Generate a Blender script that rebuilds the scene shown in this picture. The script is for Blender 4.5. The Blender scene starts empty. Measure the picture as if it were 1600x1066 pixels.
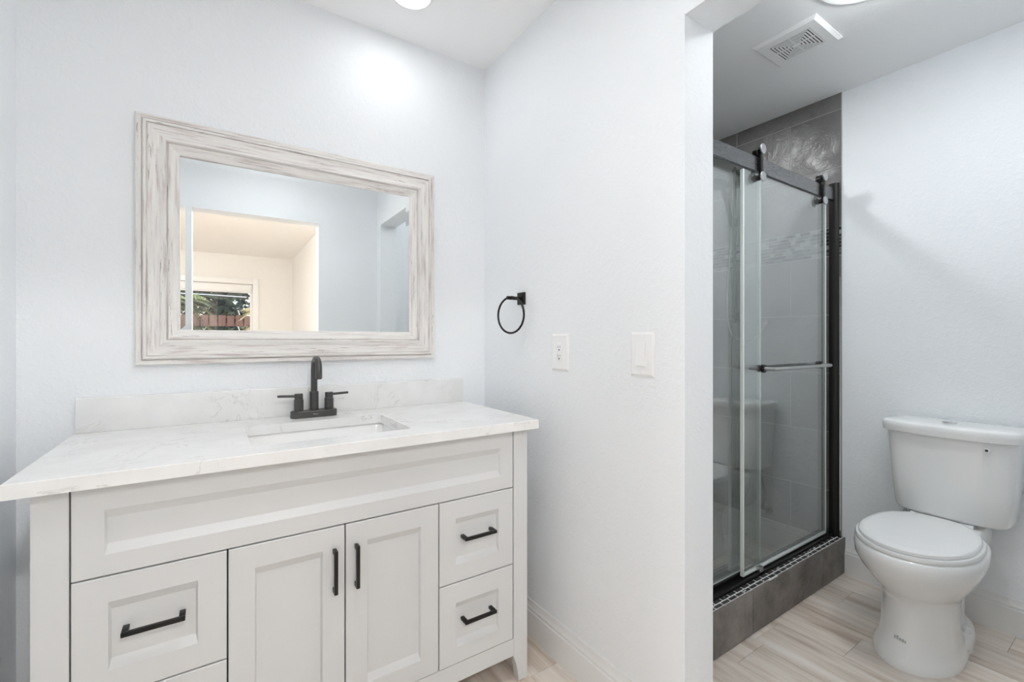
import bpy, bmesh, math, random
from mathutils import Vector, Matrix
random.seed(7)
PI = math.pi
scene = bpy.context.scene
COL = scene.collection

# ---------------------------------------------------------------- camera, world, exposure
H = 1.18                                   # eye height; the camera stands in the doorway at x=0, y=0
cam_data = bpy.data.cameras.new('camera')
cam_data.sensor_width = 36.0
cam_data.lens = 36.0 * 705.0 / 1600.0
cam_data.shift_y = -2.0 / 1600.0
cam_data.clip_start = 0.01
cam = bpy.data.objects.new('camera', cam_data)
COL.objects.link(cam)
cam.location = (0, 0, H)
cam.rotation_euler = (PI / 2, 0, -math.radians(33.68))
scene.camera = cam

scene.view_settings.view_transform = 'Standard'
scene.view_settings.look = 'None'
scene.view_settings.gamma = 1.0
scene.view_settings.use_curve_mapping = False
scene.view_settings.exposure = 0.84
scene.cycles.use_denoising = True
scene.cycles.max_bounces = 16
scene.cycles.diffuse_bounces = 10
scene.cycles.glossy_bounces = 8
scene.cycles.transparent_max_bounces = 24
scene.cycles.sample_clamp_indirect = 6.0

world = bpy.data.worlds.new('sky')
scene.world = world
world.use_nodes = True
wn = world.node_tree.nodes
wl = world.node_tree.links
wn.clear()
w_out = wn.new('ShaderNodeOutputWorld')
w_bg = wn.new('ShaderNodeBackground')
w_sky = wn.new('ShaderNodeTexSky')
w_sky.sky_type = 'NISHITA'
w_sky.sun_disc = False
w_sky.sun_elevation = math.radians(50)
w_sky.sun_rotation = math.radians(120)
w_bg.inputs['Strength'].default_value = 0.22
wl.new(w_sky.outputs[0], w_bg.inputs['Color'])
wl.new(w_bg.outputs[0], w_out.inputs['Surface'])

sun_data = bpy.data.lights.new('sun', 'SUN')
sun_data.energy = 3.0
sun_data.angle = math.radians(2)
sun_data.color = (1.0, 0.95, 0.86)
sun = bpy.data.objects.new('sun', sun_data)
COL.objects.link(sun)
sun.rotation_euler = (math.radians(-42), 0, math.radians(20))   # high sun behind the house, lights the garden

LAMP_BATH = 14.5        # diffuser strengths of the room's lamps and of the added fill lights
FILL_DOOR = 76.0
LAMP_ALCOVE = 19.0
FILL_BED = 140.0
FILL_BAY = 66.0
LAMP_SHOWER = 95.0

# ---------------------------------------------------------------- materials
def new_mat(name):
    m = bpy.data.materials.new(name)
    m.use_nodes = True
    nt = m.node_tree
    b = nt.nodes['Principled BSDF']
    return m, nt, b

def N(nt, t, **kw):
    n = nt.nodes.new(t)
    for k, v in kw.items():
        setattr(n, k, v)
    return n

def simple(name, col, rough=0.5, metal=0.0, spec=0.5, coat=0.0):
    m, nt, b = new_mat(name)
    b.inputs['Base Color'].default_value = (*col, 1)
    b.inputs['Roughness'].default_value = rough
    b.inputs['Metallic'].default_value = metal
    b.inputs['Specular IOR Level'].default_value = spec
    b.inputs['Coat Weight'].default_value = coat
    # a trace of unevenness so that nothing is a perfect surface
    no = N(nt, 'ShaderNodeTexNoise'); no.inputs['Scale'].default_value = 60
    mr = N(nt, 'ShaderNodeMapRange')
    mr.inputs['To Min'].default_value = max(0.0, rough - 0.04)
    mr.inputs['To Max'].default_value = min(1.0, rough + 0.04)
    nt.links.new(no.outputs['Fac'], mr.inputs['Value'])
    nt.links.new(mr.outputs['Result'], b.inputs['Roughness'])
    return m

def world_pos(nt, scale=(1, 1, 1)):
    g = N(nt, 'ShaderNodeNewGeometry')
    mp = N(nt, 'ShaderNodeMapping')
    mp.inputs['Scale'].default_value = scale
    nt.links.new(g.outputs['Position'], mp.inputs['Vector'])
    return mp.outputs['Vector']

def obj_pos(nt, scale=(1, 1, 1)):
    g = N(nt, 'ShaderNodeTexCoord')
    mp = N(nt, 'ShaderNodeMapping')
    mp.inputs['Scale'].default_value = scale
    nt.links.new(g.outputs['Object'], mp.inputs['Vector'])
    return mp.outputs['Vector']

def ramp(nt, src, stops):
    r = N(nt, 'ShaderNodeValToRGB')
    el = r.color_ramp.elements
    while len(el) > 1:
        el.remove(el[-1])
    el[0].position = stops[0][0]; el[0].color = (*stops[0][1], 1)
    for p, c in stops[1:]:
        e = el.new(p); e.color = (*c, 1)
    nt.links.new(src, r.inputs['Fac'])
    return r.outputs['Color']

def paint_wall(name, col, bump=0.35, rough=0.45):
    """rolled paint over a light knock-down plaster texture"""
    m, nt, b = new_mat(name)
    b.inputs['Base Color'].default_value = (*col, 1)
    b.inputs['Roughness'].default_value = rough
    p = world_pos(nt)
    n1 = N(nt, 'ShaderNodeTexNoise'); n1.inputs['Scale'].default_value = 55; n1.inputs['Detail'].default_value = 3
    n1.inputs['Distortion'].default_value = 0.8
    n2 = N(nt, 'ShaderNodeTexNoise'); n2.inputs['Scale'].default_value = 150; n2.inputs['Detail'].default_value = 2
    n3 = N(nt, 'ShaderNodeTexNoise'); n3.inputs['Scale'].default_value = 5
    for n in (n1, n2, n3):
        nt.links.new(p, n.inputs['Vector'])
    mr = N(nt, 'ShaderNodeMapRange')
    mr.inputs['From Min'].default_value = 0.48; mr.inputs['From Max'].default_value = 0.62
    nt.links.new(n1.outputs['Fac'], mr.inputs['Value'])
    mul = N(nt, 'ShaderNodeMath', operation='MULTIPLY')
    nt.links.new(mr.outputs['Result'], mul.inputs[0]); nt.links.new(n3.outputs['Fac'], mul.inputs[1])
    ad = N(nt, 'ShaderNodeMath', operation='MULTIPLY_ADD')
    ad.inputs[1].default_value = 0.35
    nt.links.new(n2.outputs['Fac'], ad.inputs[0]); nt.links.new(mul.outputs[0], ad.inputs[2])
    bp = N(nt, 'ShaderNodeBump')
    bp.inputs['Strength'].default_value = bump
    bp.inputs['Distance'].default_value = 0.0035
    nt.links.new(ad.outputs[0], bp.inputs['Height'])
    nt.links.new(bp.outputs['Normal'], b.inputs['Normal'])
    return m

M = {}
M['wall'] = paint_wall('bathroom_wall_paint', (0.862, 0.886, 0.910), 0.28, 0.55)
M['ceiling'] = paint_wall('ceiling_paint', (0.91, 0.915, 0.92), 0.12, 0.6)
M['bed_wall'] = paint_wall('bedroom_wall_paint', (0.80, 0.785, 0.76), 0.25, 0.5)
M['bed_ceiling'] = paint_wall('bedroom_ceiling_paint', (0.87, 0.855, 0.83), 0.15, 0.6)
M['trim'] = simple('white_trim_paint', (0.83, 0.83, 0.825), 0.3)
M['cabinet'] = simple('white_cabinet_paint', (0.665, 0.674, 0.678), 0.38)
M['gap'] = simple('dark_gap_shade', (0.10, 0.09, 0.08), 0.7)
M['black'] = simple('matte_black_metal', (0.022, 0.021, 0.020), 0.34, 0.6)
M['faucet'] = simple('satin_black_faucet', (0.085, 0.085, 0.082), 0.30, 0.6)
M['gunmetal'] = simple('dark_grey_rail_metal', (0.20, 0.20, 0.205), 0.28, 0.9)
M['cap'] = simple('grey_cap_metal', (0.45, 0.45, 0.45), 0.35, 0.8)
M['steel'] = simple('brushed_steel', (0.62, 0.62, 0.62), 0.25, 1.0)
M['chrome'] = simple('chrome', (0.8, 0.8, 0.8), 0.08, 1.0)
M['ceramic'] = simple('white_ceramic', (0.90, 0.90, 0.895), 0.10, 0, 0.5, 0.4)
M['seat'] = simple('white_seat_plastic', (0.90, 0.90, 0.90), 0.22)
M['plastic'] = simple('white_plastic', (0.90, 0.90, 0.90), 0.3)
M['slot'] = simple('dark_slot', (0.05, 0.05, 0.05), 0.6)
M['greymark'] = simple('grey_printed_mark', (0.46, 0.47, 0.48), 0.5)
M['lightmark'] = simple('pale_printed_mark', (0.42, 0.42, 0.41), 0.4)
M['caulk'] = simple('white_caulk', (0.75, 0.75, 0.73), 0.6)
M['seal'] = simple('pale_edge_seal', (0.80, 0.85, 0.83), 0.3)
M['pan'] = simple('grey_white_shower_pan', (0.30, 0.30, 0.295), 0.35)
M['rubber'] = simple('black_rubber', (0.02, 0.02, 0.02), 0.6)
M['grout'] = simple('grey_grout', (0.36, 0.36, 0.355), 0.8)
M['grout_white'] = simple('pale_grout', (0.82, 0.82, 0.81), 0.8)
M['vent_dark'] = simple('vent_cavity', (0.05, 0.05, 0.05), 0.8)

def quartz():
    m, nt, b = new_mat('white_veined_quartz')
    p = world_pos(nt)
    p.node.inputs['Location'].default_value = (3.7, 1.3, 5.1)
    n1 = N(nt, 'ShaderNodeTexNoise'); n1.inputs['Scale'].default_value = 4.2; n1.inputs['Detail'].default_value = 7
    n1.inputs['Roughness'].default_value = 0.62; n1.inputs['Distortion'].default_value = 1.4
    nt.links.new(p, n1.inputs['Vector'])
    s = N(nt, 'ShaderNodeMath', operation='SUBTRACT'); s.inputs[1].default_value = 0.5
    nt.links.new(n1.outputs['Fac'], s.inputs[0])
    a = N(nt, 'ShaderNodeMath', operation='ABSOLUTE'); nt.links.new(s.outputs[0], a.inputs[0])
    v = N(nt, 'ShaderNodeMapRange'); v.inputs['From Max'].default_value = 0.012
    v.inputs['To Min'].default_value = 1; v.inputs['To Max'].default_value = 0
    nt.links.new(a.outputs[0], v.inputs['Value'])
    n2 = N(nt, 'ShaderNodeTexNoise'); n2.inputs['Scale'].default_value = 3.1; n2.inputs['Detail'].default_value = 2
    nt.links.new(p, n2.inputs['Vector'])
    mk = N(nt, 'ShaderNodeMapRange'); mk.inputs['From Min'].default_value = 0.47; mk.inputs['From Max'].default_value = 0.62
    nt.links.new(n2.outputs['Fac'], mk.inputs['Value'])
    mu = N(nt, 'ShaderNodeMath', operation='MULTIPLY'); nt.links.new(v.outputs[0], mu.inputs[0]); nt.links.new(mk.outputs[0], mu.inputs[1])
    n4 = N(nt, 'ShaderNodeTexNoise'); n4.inputs['Scale'].default_value = 9; n4.inputs['Detail'].default_value = 6
    nt.links.new(p, n4.inputs['Vector'])
    base = ramp(nt, n4.outputs['Fac'], [(0.35, (0.80, 0.80, 0.79)), (0.65, (0.86, 0.86, 0.855))])
    mx = N(nt, 'ShaderNodeMix', data_type='RGBA')
    nt.links.new(mu.outputs[0], mx.inputs[0]); nt.links.new(base, mx.inputs[6])
    mx.inputs[7].default_value = (0.60, 0.59, 0.57, 1)
    nt.links.new(mx.outputs[2], b.inputs['Base Color'])
    b.inputs['Roughness'].default_value = 0.22
    return m
M['quartz'] = quartz()

def whitewash(name, scale):
    """distressed whitewashed wood, grain stretched along the rail"""
    m, nt, b = new_mat(name)
    p = world_pos(nt, scale)
    n1 = N(nt, 'ShaderNodeTexNoise'); n1.inputs['Scale'].default_value = 1.0; n1.inputs['Detail'].default_value = 5
    n1.inputs['Roughness'].default_value = 0.6
    n2 = N(nt, 'ShaderNodeTexNoise'); n2.inputs['Scale'].default_value = 2.3; n2.inputs['Detail'].default_value = 6
    n2.inputs['Roughness'].default_value = 0.7
    n3 = N(nt, 'ShaderNodeTexNoise'); n3.inputs['Scale'].default_value = 0.45; n3.inputs['Detail'].default_value = 2
    for n in (n1, n2, n3):
        nt.links.new(p, n.inputs['Vector'])
    base = ramp(nt, n1.outputs['Fac'], [(0.28, (0.52, 0.45, 0.42)), (0.40, (0.70, 0.65, 0.63)), (0.48, (0.80, 0.775, 0.755)), (0.7, (0.87, 0.855, 0.815))])
    chip = N(nt, 'ShaderNodeMapRange'); chip.inputs['From Min'].default_value = 0.60; chip.inputs['From Max'].default_value = 0.64
    nt.links.new(n2.outputs['Fac'], chip.inputs['Value'])
    mk = N(nt, 'ShaderNodeMapRange'); mk.inputs['From Min'].default_value = 0.47; mk.inputs['From Max'].default_value = 0.60
    nt.links.new(n3.outputs['Fac'], mk.inputs['Value'])
    mu = N(nt, 'ShaderNodeMath', operation='MULTIPLY'); nt.links.new(chip.outputs[0], mu.inputs[0]); nt.links.new(mk.outputs[0], mu.inputs[1])
    mx = N(nt, 'ShaderNodeMix', data_type='RGBA')
    nt.links.new(mu.outputs[0], mx.inputs[0]); nt.links.new(base, mx.inputs[6])
    mx.inputs[7].default_value = (0.27, 0.215, 0.19, 1)
    nt.links.new(mx.outputs[2], b.inputs['Base Color'])
    b.inputs['Roughness'].default_value = 0.55
    bp = N(nt, 'ShaderNodeBump'); bp.inputs['Strength'].default_value = 0.35; bp.inputs['Distance'].default_value = 0.002
    nt.links.new(n2.outputs['Fac'], bp.inputs['Height']); nt.links.new(bp.outputs['Normal'], b.inputs['Normal'])
    return m
M['wood_h'] = whitewash('whitewashed_wood_level', (7, 90, 110))
M['wood_v'] = whitewash('whitewashed_wood_upright', (110, 90, 7))

def mirror_mat():
    m, nt, b = new_mat('silvered_mirror')
    b.inputs['Base Color'].default_value = (0.90, 0.92, 0.915, 1)
    b.inputs['Metallic'].default_value = 1.0
    b.inputs['Roughness'].default_value = 0.0
    return m
M['mirror'] = mirror_mat()

def slate(name, c0, c1, rough, bump, bscale, cscale=4, lo=0.3, hi=0.7):
    m, nt, b = new_mat(name)
    g = N(nt, 'ShaderNodeNewGeometry')
    p = world_pos(nt)
    n1 = N(nt, 'ShaderNodeTexNoise'); n1.inputs['Scale'].default_value = bscale; n1.inputs['Detail'].default_value = 8
    n1.inputs['Roughness'].default_value = 0.6; n1.inputs['Distortion'].default_value = 0.6
    n2 = N(nt, 'ShaderNodeTexNoise'); n2.inputs['Scale'].default_value = cscale; n2.inputs['Detail'].default_value = 7; n2.inputs['Roughness'].default_value = 0.65
    nt.links.new(p, n1.inputs['Vector']); nt.links.new(p, n2.inputs['Vector'])
    base = ramp(nt, n2.outputs['Fac'], [(lo, c0), (hi, c1)])
    hv = N(nt, 'ShaderNodeHueSaturation')
    vr = N(nt, 'ShaderNodeMapRange'); vr.inputs['To Min'].default_value = 0.8; vr.inputs['To Max'].default_value = 1.2
    nt.links.new(g.outputs['Random Per Island'], vr.inputs['Value'])
    nt.links.new(vr.outputs[0], hv.inputs['Value']); nt.links.new(base, hv.inputs['Color'])
    nt.links.new(hv.outputs[0], b.inputs['Base Color'])
    b.inputs['Roughness'].default_value = rough
    bp = N(nt, 'ShaderNodeBump'); bp.inputs['Strength'].default_value = bump; bp.inputs['Distance'].default_value = 0.010
    nt.links.new(n1.outputs['Fac'], bp.inputs['Height']); nt.links.new(bp.outputs['Normal'], b.inputs['Normal'])
    return m
M['slate'] = slate('dark_slate_tile', (0.11, 0.107, 0.104), (0.20, 0.194, 0.188), 0.20, 1.0, 11)
M['curb_tile'] = slate('brown_grey_curb_tile', (0.095, 0.083, 0.075), (0.29, 0.262, 0.242), 0.40, 0.35, 22, 7, 0.32, 0.68)

def mosaic_mat():
    m, nt, b = new_mat('glass_mosaic')
    g = N(nt, 'ShaderNodeNewGeometry')
    c = ramp(nt, g.outputs['Random Per Island'], [(0.0, (0.02, 0.02, 0.022)), (0.45, (0.07, 0.07, 0.072)), (0.8, (0.16, 0.16, 0.16)), (1.0, (0.35, 0.35, 0.35))])
    nt.links.new(c, b.inputs['Base Color'])
    b.inputs['Roughness'].default_value = 0.1
    return m
M['mosaic'] = mosaic_mat()
M['curb_mosaic'] = slate('dark_curb_mosaic', (0.035, 0.034, 0.034), (0.075, 0.073, 0.072), 0.2, 0.05, 20)

def plank_mat():
    m, nt, b = new_mat('light_oak_plank')
    g = N(nt, 'ShaderNodeNewGeometry')
    off = N(nt, 'ShaderNodeMath', operation='MULTIPLY'); off.inputs[1].default_value = 37.0
    nt.links.new(g.outputs['Random Per Island'], off.inputs[0])
    cb = N(nt, 'ShaderNodeCombineXYZ')
    for i in range(3):
        nt.links.new(off.outputs[0], cb.inputs[i])
    va = N(nt, 'ShaderNodeVectorMath', operation='ADD')
    mp = N(nt, 'ShaderNodeMapping'); mp.inputs['Scale'].default_value = (9, 0.8, 1)
    nt.links.new(g.outputs['Position'], mp.inputs['Vector'])
    nt.links.new(mp.outputs[0], va.inputs[0]); nt.links.new(cb.outputs[0], va.inputs[1])
    n1 = N(nt, 'ShaderNodeTexNoise'); n1.inputs['Scale'].default_value = 1.0; n1.inputs['Detail'].default_value = 5
    n1.inputs['Distortion'].default_value = 0.9
    n2 = N(nt, 'ShaderNodeTexNoise'); n2.inputs['Scale'].default_value = 4.5; n2.inputs['Detail'].default_value = 6
    n2.inputs['Distortion'].default_value = 0.4
    nt.links.new(va.outputs[0], n1.inputs['Vector']); nt.links.new(va.outputs[0], n2.inputs['Vector'])
    mixf = N(nt, 'ShaderNodeMath', operation='MULTIPLY_ADD'); mixf.inputs[1].default_value = 0.35
    nt.links.new(n2.outputs['Fac'], mixf.inputs[0])
    sc = N(nt, 'ShaderNodeMath', operation='MULTIPLY'); sc.inputs[1].default_value = 0.65
    nt.links.new(n1.outputs['Fac'], sc.inputs[0]); nt.links.new(sc.outputs[0], mixf.inputs[2])
    base = ramp(nt, mixf.outputs[0], [(0.32, (0.43, 0.335, 0.265)), (0.42, (0.62, 0.525, 0.445)), (0.52, (0.78, 0.70, 0.625)), (0.66, (0.86, 0.80, 0.74))])
    hv = N(nt, 'ShaderNodeHueSaturation')
    vr = N(nt, 'ShaderNodeMapRange'); vr.inputs['To Min'].default_value = 0.86; vr.inputs['To Max'].default_value = 1.08
    nt.links.new(g.outputs['Random Per Island'], vr.inputs['Value'])
    nt.links.new(vr.outputs[0], hv.inputs['Value']); nt.links.new(base, hv.inputs['Color'])
    nt.links.new(hv.outputs[0], b.inputs['Base Color'])
    b.inputs['Roughness'].default_value = 0.42
    bp = N(nt, 'ShaderNodeBump'); bp.inputs['Strength'].default_value = 0.15; bp.inputs['Distance'].default_value = 0.001
    nt.links.new(n2.outputs['Fac'], bp.inputs['Height']); nt.links.new(bp.outputs['Normal'], b.inputs['Normal'])
    return m
M['plank'] = plank_mat()

def film_glass(name, film, tint, refl=0.05):
    """flat clear glass: Fresnel reflection over a tinted transparent body with a thin water-spot film"""
    m, nt, b = new_mat(name)
    nt.nodes.remove(b)
    out = nt.nodes['Material Output']
    g = N(nt, 'ShaderNodeNewGeometry')
    dt = N(nt, 'ShaderNodeVectorMath', operation='DOT_PRODUCT')
    nt.links.new(g.outputs['Normal'], dt.inputs[0]); nt.links.new(g.outputs['Incoming'], dt.inputs[1])
    ab = N(nt, 'ShaderNodeMath', operation='ABSOLUTE'); nt.links.new(dt.outputs['Value'], ab.inputs[0])
    om = N(nt, 'ShaderNodeMath', operation='SUBTRACT'); om.inputs[0].default_value = 1.0; nt.links.new(ab.outputs[0], om.inputs[1])
    pw = N(nt, 'ShaderNodeMath', operation='POWER'); pw.inputs[1].default_value = 5.0; nt.links.new(om.outputs[0], pw.inputs[0])
    fr = N(nt, 'ShaderNodeMath', operation='MULTIPLY_ADD'); fr.inputs[1].default_value = 1.0 - refl; fr.inputs[2].default_value = refl
    nt.links.new(pw.outputs[0], fr.inputs[0])
    tr = N(nt, 'ShaderNodeBsdfTransparent'); tr.inputs['Color'].default_value = (*tint, 1)
    gl = N(nt, 'ShaderNodeBsdfGlossy'); gl.inputs['Roughness'].default_value = 0.0
    df = N(nt, 'ShaderNodeBsdfDiffuse'); df.inputs['Color'].default_value = (0.78, 0.82, 0.81, 1)
    no = N(nt, 'ShaderNodeTexNoise'); no.inputs['Scale'].default_value = 3.0; no.inputs['Detail'].default_value = 6
    nt.links.new(world_pos(nt), no.inputs['Vector'])
    mr = N(nt, 'ShaderNodeMapRange'); mr.inputs['From Min'].default_value = 0.3; mr.inputs['From Max'].default_value = 0.7
    mr.inputs['To Min'].default_value = film * 0.8; mr.inputs['To Max'].default_value = film * 1.2
    nt.links.new(no.outputs['Fac'], mr.inputs['Value'])
    m1 = N(nt, 'ShaderNodeMixShader'); nt.links.new(mr.outputs[0], m1.inputs[0])
    nt.links.new(tr.outputs[0], m1.inputs[1]); nt.links.new(df.outputs[0], m1.inputs[2])
    m2 = N(nt, 'ShaderNodeMixShader'); nt.links.new(fr.outputs[0], m2.inputs[0])
    nt.links.new(m1.outputs[0], m2.inputs[1]); nt.links.new(gl.outputs[0], m2.inputs[2])
    nt.links.new(m2.outputs[0], out.inputs['Surface'])
    return m
M['glass'] = film_glass('shower_glass', 0.07, (0.96, 0.985, 0.975), 0.22)
M['pane'] = film_glass('window_pane_glass', 0.0, (0.97, 0.98, 0.98))

def emit(name, col, strength):
    m, nt, b = new_mat(name)
    b.inputs['Base Color'].default_value = (0.9, 0.9, 0.9, 1)
    b.inputs['Emission Color'].default_value = (*col, 1)
    b.inputs['Emission Strength'].default_value = strength
    return m
M['lamp_bath'] = emit('bath_lamp_diffuser', (0.965, 0.985, 1.0), LAMP_BATH)
M['lamp_shower'] = emit('shower_lamp_diffuser', (0.965, 0.985, 1.0), LAMP_SHOWER)
M['fill_bay'] = emit('bay_fill_diffuser', (0.95, 0.985, 1.0), FILL_BAY)
M['fill_door'] = emit('door_fill_diffuser', (0.965, 0.985, 1.0), FILL_DOOR)
M['lamp_alcove'] = emit('alcove_lamp_diffuser', (0.95, 0.985, 1.0), LAMP_ALCOVE)
M['fill_bed'] = emit('bedroom_fill_diffuser', (1.0, 0.99, 0.98), FILL_BED)

def leaf_mat(name, c0, c1):
    m, nt, b = new_mat(name)
    g = N(nt, 'ShaderNodeNewGeometry')
    c = ramp(nt, g.outputs['Random Per Island'], [(0.0, c0), (1.0, c1)])
    nt.links.new(c, b.inputs['Base Color'])
    b.inputs['Roughness'].default_value = 0.6
    return m
M['palm'] = leaf_mat('palm_frond', (0.10, 0.20, 0.03), (0.55, 0.50, 0.20))
M['palm_dry'] = leaf_mat('dry_palm_frond', (0.40, 0.30, 0.12), (0.75, 0.62, 0.35))
M['leaf'] = leaf_mat('dark_foliage', (0.015, 0.03, 0.015), (0.05, 0.075, 0.035))
M['bark'] = simple('palm_bark', (0.16, 0.12, 0.09), 0.9)
M['fence'] = leaf_mat('red_brown_fence_board', (0.16, 0.075, 0.055), (0.25, 0.125, 0.09))
M['ground'] = simple('garden_ground', (0.13, 0.12, 0.07), 0.95)
M['wire'] = simple('pale_cable', (0.75, 0.75, 0.75), 0.5)
M['far_screen'] = simple('far_dark_wall', (0.03, 0.035, 0.03), 0.9)

# ---------------------------------------------------------------- mesh helpers
def box(bm, x0, x1, y0, y1, z0, z1, bev=0.0, seg=2):
    xs, ys, zs = sorted((x0, x1)), sorted((y0, y1)), sorted((z0, z1))
    v = [bm.verts.new((x, y, z)) for z in zs for y in ys for x in xs]
    fs = [(0, 2, 3, 1), (4, 5, 7, 6), (0, 1, 5, 4), (2, 6, 7, 3), (1, 3, 7, 5), (0, 4, 6, 2)]
    faces = [bm.faces.new([v[i] for i in f]) for f in fs]
    if bev > 0:
        ed = list({e for f in faces for e in f.edges})
        bmesh.ops.bevel(bm, geom=ed, offset=bev, segments=seg, profile=0.5, affect='EDGES', clamp_overlap=True)
    return v

def frame_of(d):
    d = d.normalized()
    a = Vector((0, 0, 1)) if abs(d.z) < 0.9 else Vector((1, 0, 0))
    u = d.cross(a).normalized()
    return u, d.cross(u).normalized()

def tube(bm, pts, r, n=14, caps=True, closed=False):
    pts = [Vector(p) for p in pts]
    rs = r if isinstance(r, (list, tuple)) else [r] * len(pts)
    rings = []
    u = None
    L = len(pts)
    for i, p in enumerate(pts):
        if closed:
            d = pts[(i + 1) % L] - pts[i - 1]
        else:
            d = pts[min(i + 1, L - 1)] - pts[max(i - 1, 0)]
        d = d.normalized()
        if u is None:
            u, w = frame_of(d)
        else:
            u = (u - d * u.dot(d)).normalized()
            w = d.cross(u).normalized()
        rings.append([bm.verts.new(p + (u * math.cos(2 * PI * k / n) + w * math.sin(2 * PI * k / n)) * rs[i]) for k in range(n)])
    m = L if closed else L - 1
    for i in range(m):
        a, b = rings[i], rings[(i + 1) % L]
        for k in range(n):
            bm.faces.new((a[k], a[(k + 1) % n], b[(k + 1) % n], b[k]))
    if caps and not closed:
        bm.faces.new(list(reversed(rings[0]))); bm.faces.new(rings[-1])

def cyl(bm, p0, p1, r, n=24, bev=0.0):
    """cylinder, ends slightly chamfered"""
    p0, p1 = Vector(p0), Vector(p1)
    d = (p1 - p0).normalized()
    if bev > 0:
        tube(bm, [p0, p0 + d * bev, p1 - d * bev, p1], [r - bev, r, r, r - bev], n)
    else:
        tube(bm, [p0, p1], r, n)

def loft(bm, rings, cap0=True, cap1=True):
    vs = [[bm.verts.new(p) for p in ring] for ring in rings]
    n = len(vs[0])
    for a, b in zip(vs, vs[1:]):
        for k in range(n):
            bm.faces.new((a[k], a[(k + 1) % n], b[(k + 1) % n], b[k]))
    if cap0: bm.faces.new(list(reversed(vs[0])))
    if cap1: bm.faces.new(vs[-1])

def prism(bm, poly, axis, a0, a1):
    """extrude a 2-D polygon along an axis; axis 'x': poly (y,z); 'y': poly (x,z); 'z': poly (x,y)"""
    def P(p, a):
        return {'x': (a, p[0], p[1]), 'y': (p[0], a, p[1]), 'z': (p[0], p[1], a)}[axis]
    v0 = [bm.verts.new(P(p, a0)) for p in poly]
    v1 = [bm.verts.new(P(p, a1)) for p in poly]
    n = len(poly)
    for i in range(n):
        bm.faces.new((v0[i], v0[(i + 1) % n], v1[(i + 1) % n], v1[i]))
    bm.faces.new(list(reversed(v0))); bm.faces.new(v1)

ORI = {}
def obj(name, bm, mat, parent=None, smooth=True, angle=35, loc=None):
    """link a bmesh (in world coordinates) as one mesh object, its origin moved to its thing's base"""
    if parent is not None:
        o0 = ORI[parent.name]
    elif loc is not None:
        o0 = Vector(loc)
    else:
        o0 = Vector((0, 0, 0))
    bmesh.ops.recalc_face_normals(bm, faces=bm.faces[:])
    bmesh.ops.translate(bm, verts=bm.verts[:], vec=-o0)
    me = bpy.data.meshes.new(name)
    bm.to_mesh(me); bm.free()
    if smooth:
        me.polygons.foreach_set('use_smooth', [True] * len(me.polygons))
        me.set_sharp_from_angle(angle=math.radians(angle))
    me.materials.append(mat)
    o = bpy.data.objects.new(name, me)
    COL.objects.link(o)
    if parent is not None:
        o.parent = parent
    else:
        o.location = o0
    ORI[o.name] = o0
    return o

def thing(name, label, cat, loc, group=None):
    o = bpy.data.objects.new(name, None)
    COL.objects.link(o)
    o.location = loc
    o.empty_display_size = 0.05
    ORI[o.name] = Vector(loc)
    return tag(o, label, cat, group)

def tag(o, label, cat, group=None, kind=None):
    o['label'] = label; o['category'] = cat
    if group: o['group'] = group
    if kind: o['kind'] = kind
    return o

def struct(name, bm, mat, **kw):
    o = obj(name, bm, mat, **kw)
    o['kind'] = 'structure'
    return o

B = bmesh.new
CEIL = 2.44
YA, XB, XB2, XC = 1.83, 1.065, 1.195, 2.673
YP = 0.756            # free end of the partition
YE, YE0 = -0.010, -0.13 # door wall, bathroom face and bedroom face
XD = -0.457

# ---------------------------------------------------------------- room shell
bm = B(); box(bm, XD - 0.12, XB + 0.02, YA, YA + 0.12, 0, CEIL); struct('wall_back', bm, M['wall'], smooth=False)
bm = B(); box(bm, XD - 0.12, XD, YE0, YA + 0.12, 0, CEIL); struct('wall_left', bm, M['wall'], smooth=False)
bm = B()
box(bm, XB, XB2, YP, YA, 0, CEIL)
box(bm, XB, XB2, YE, YP, 2.06, CEIL)
box(bm, XB, XB2, YE0, 0.085, 0, 2.06)
box(bm, XB, XB2, YE0, YE, 2.06, CEIL)
struct('wall_right', bm, M['wall'], smooth=False)
bm = B()
box(bm, XD - 0.12, -0.153, YE0, YE, 0, CEIL)
box(bm, 0.628, XB, YE0, YE, 0, CEIL)
box(bm, -0.153, 0.628, YE0, YE, 2.033, CEIL)
struct('wall_front', bm, M['wall'], smooth=False)
bm = B(); box(bm, XC, XC + 0.12, -0.08, YA + 0.12, 0, CEIL); struct('wall_alcove_right', bm, M['wall'], smooth=False)
bm = B(); box(bm, XB2, XC + 0.12, -0.08, 0.04, 0, CEIL); struct('wall_alcove_front', bm, M['wall'], smooth=False)
bm = B(); box(bm, XB + 0.02, XC + 0.12, YA, YA + 0.12, 0, CEIL); struct('wall_shower_back', bm, M['slate'], smooth=False)
bm = B(); box(bm, XD - 0.12, XC + 0.12, YE0 - 0.04, YA + 0.12, CEIL, CEIL + 0.1); struct('ceiling', bm, M['ceiling'], smooth=False)

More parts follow.
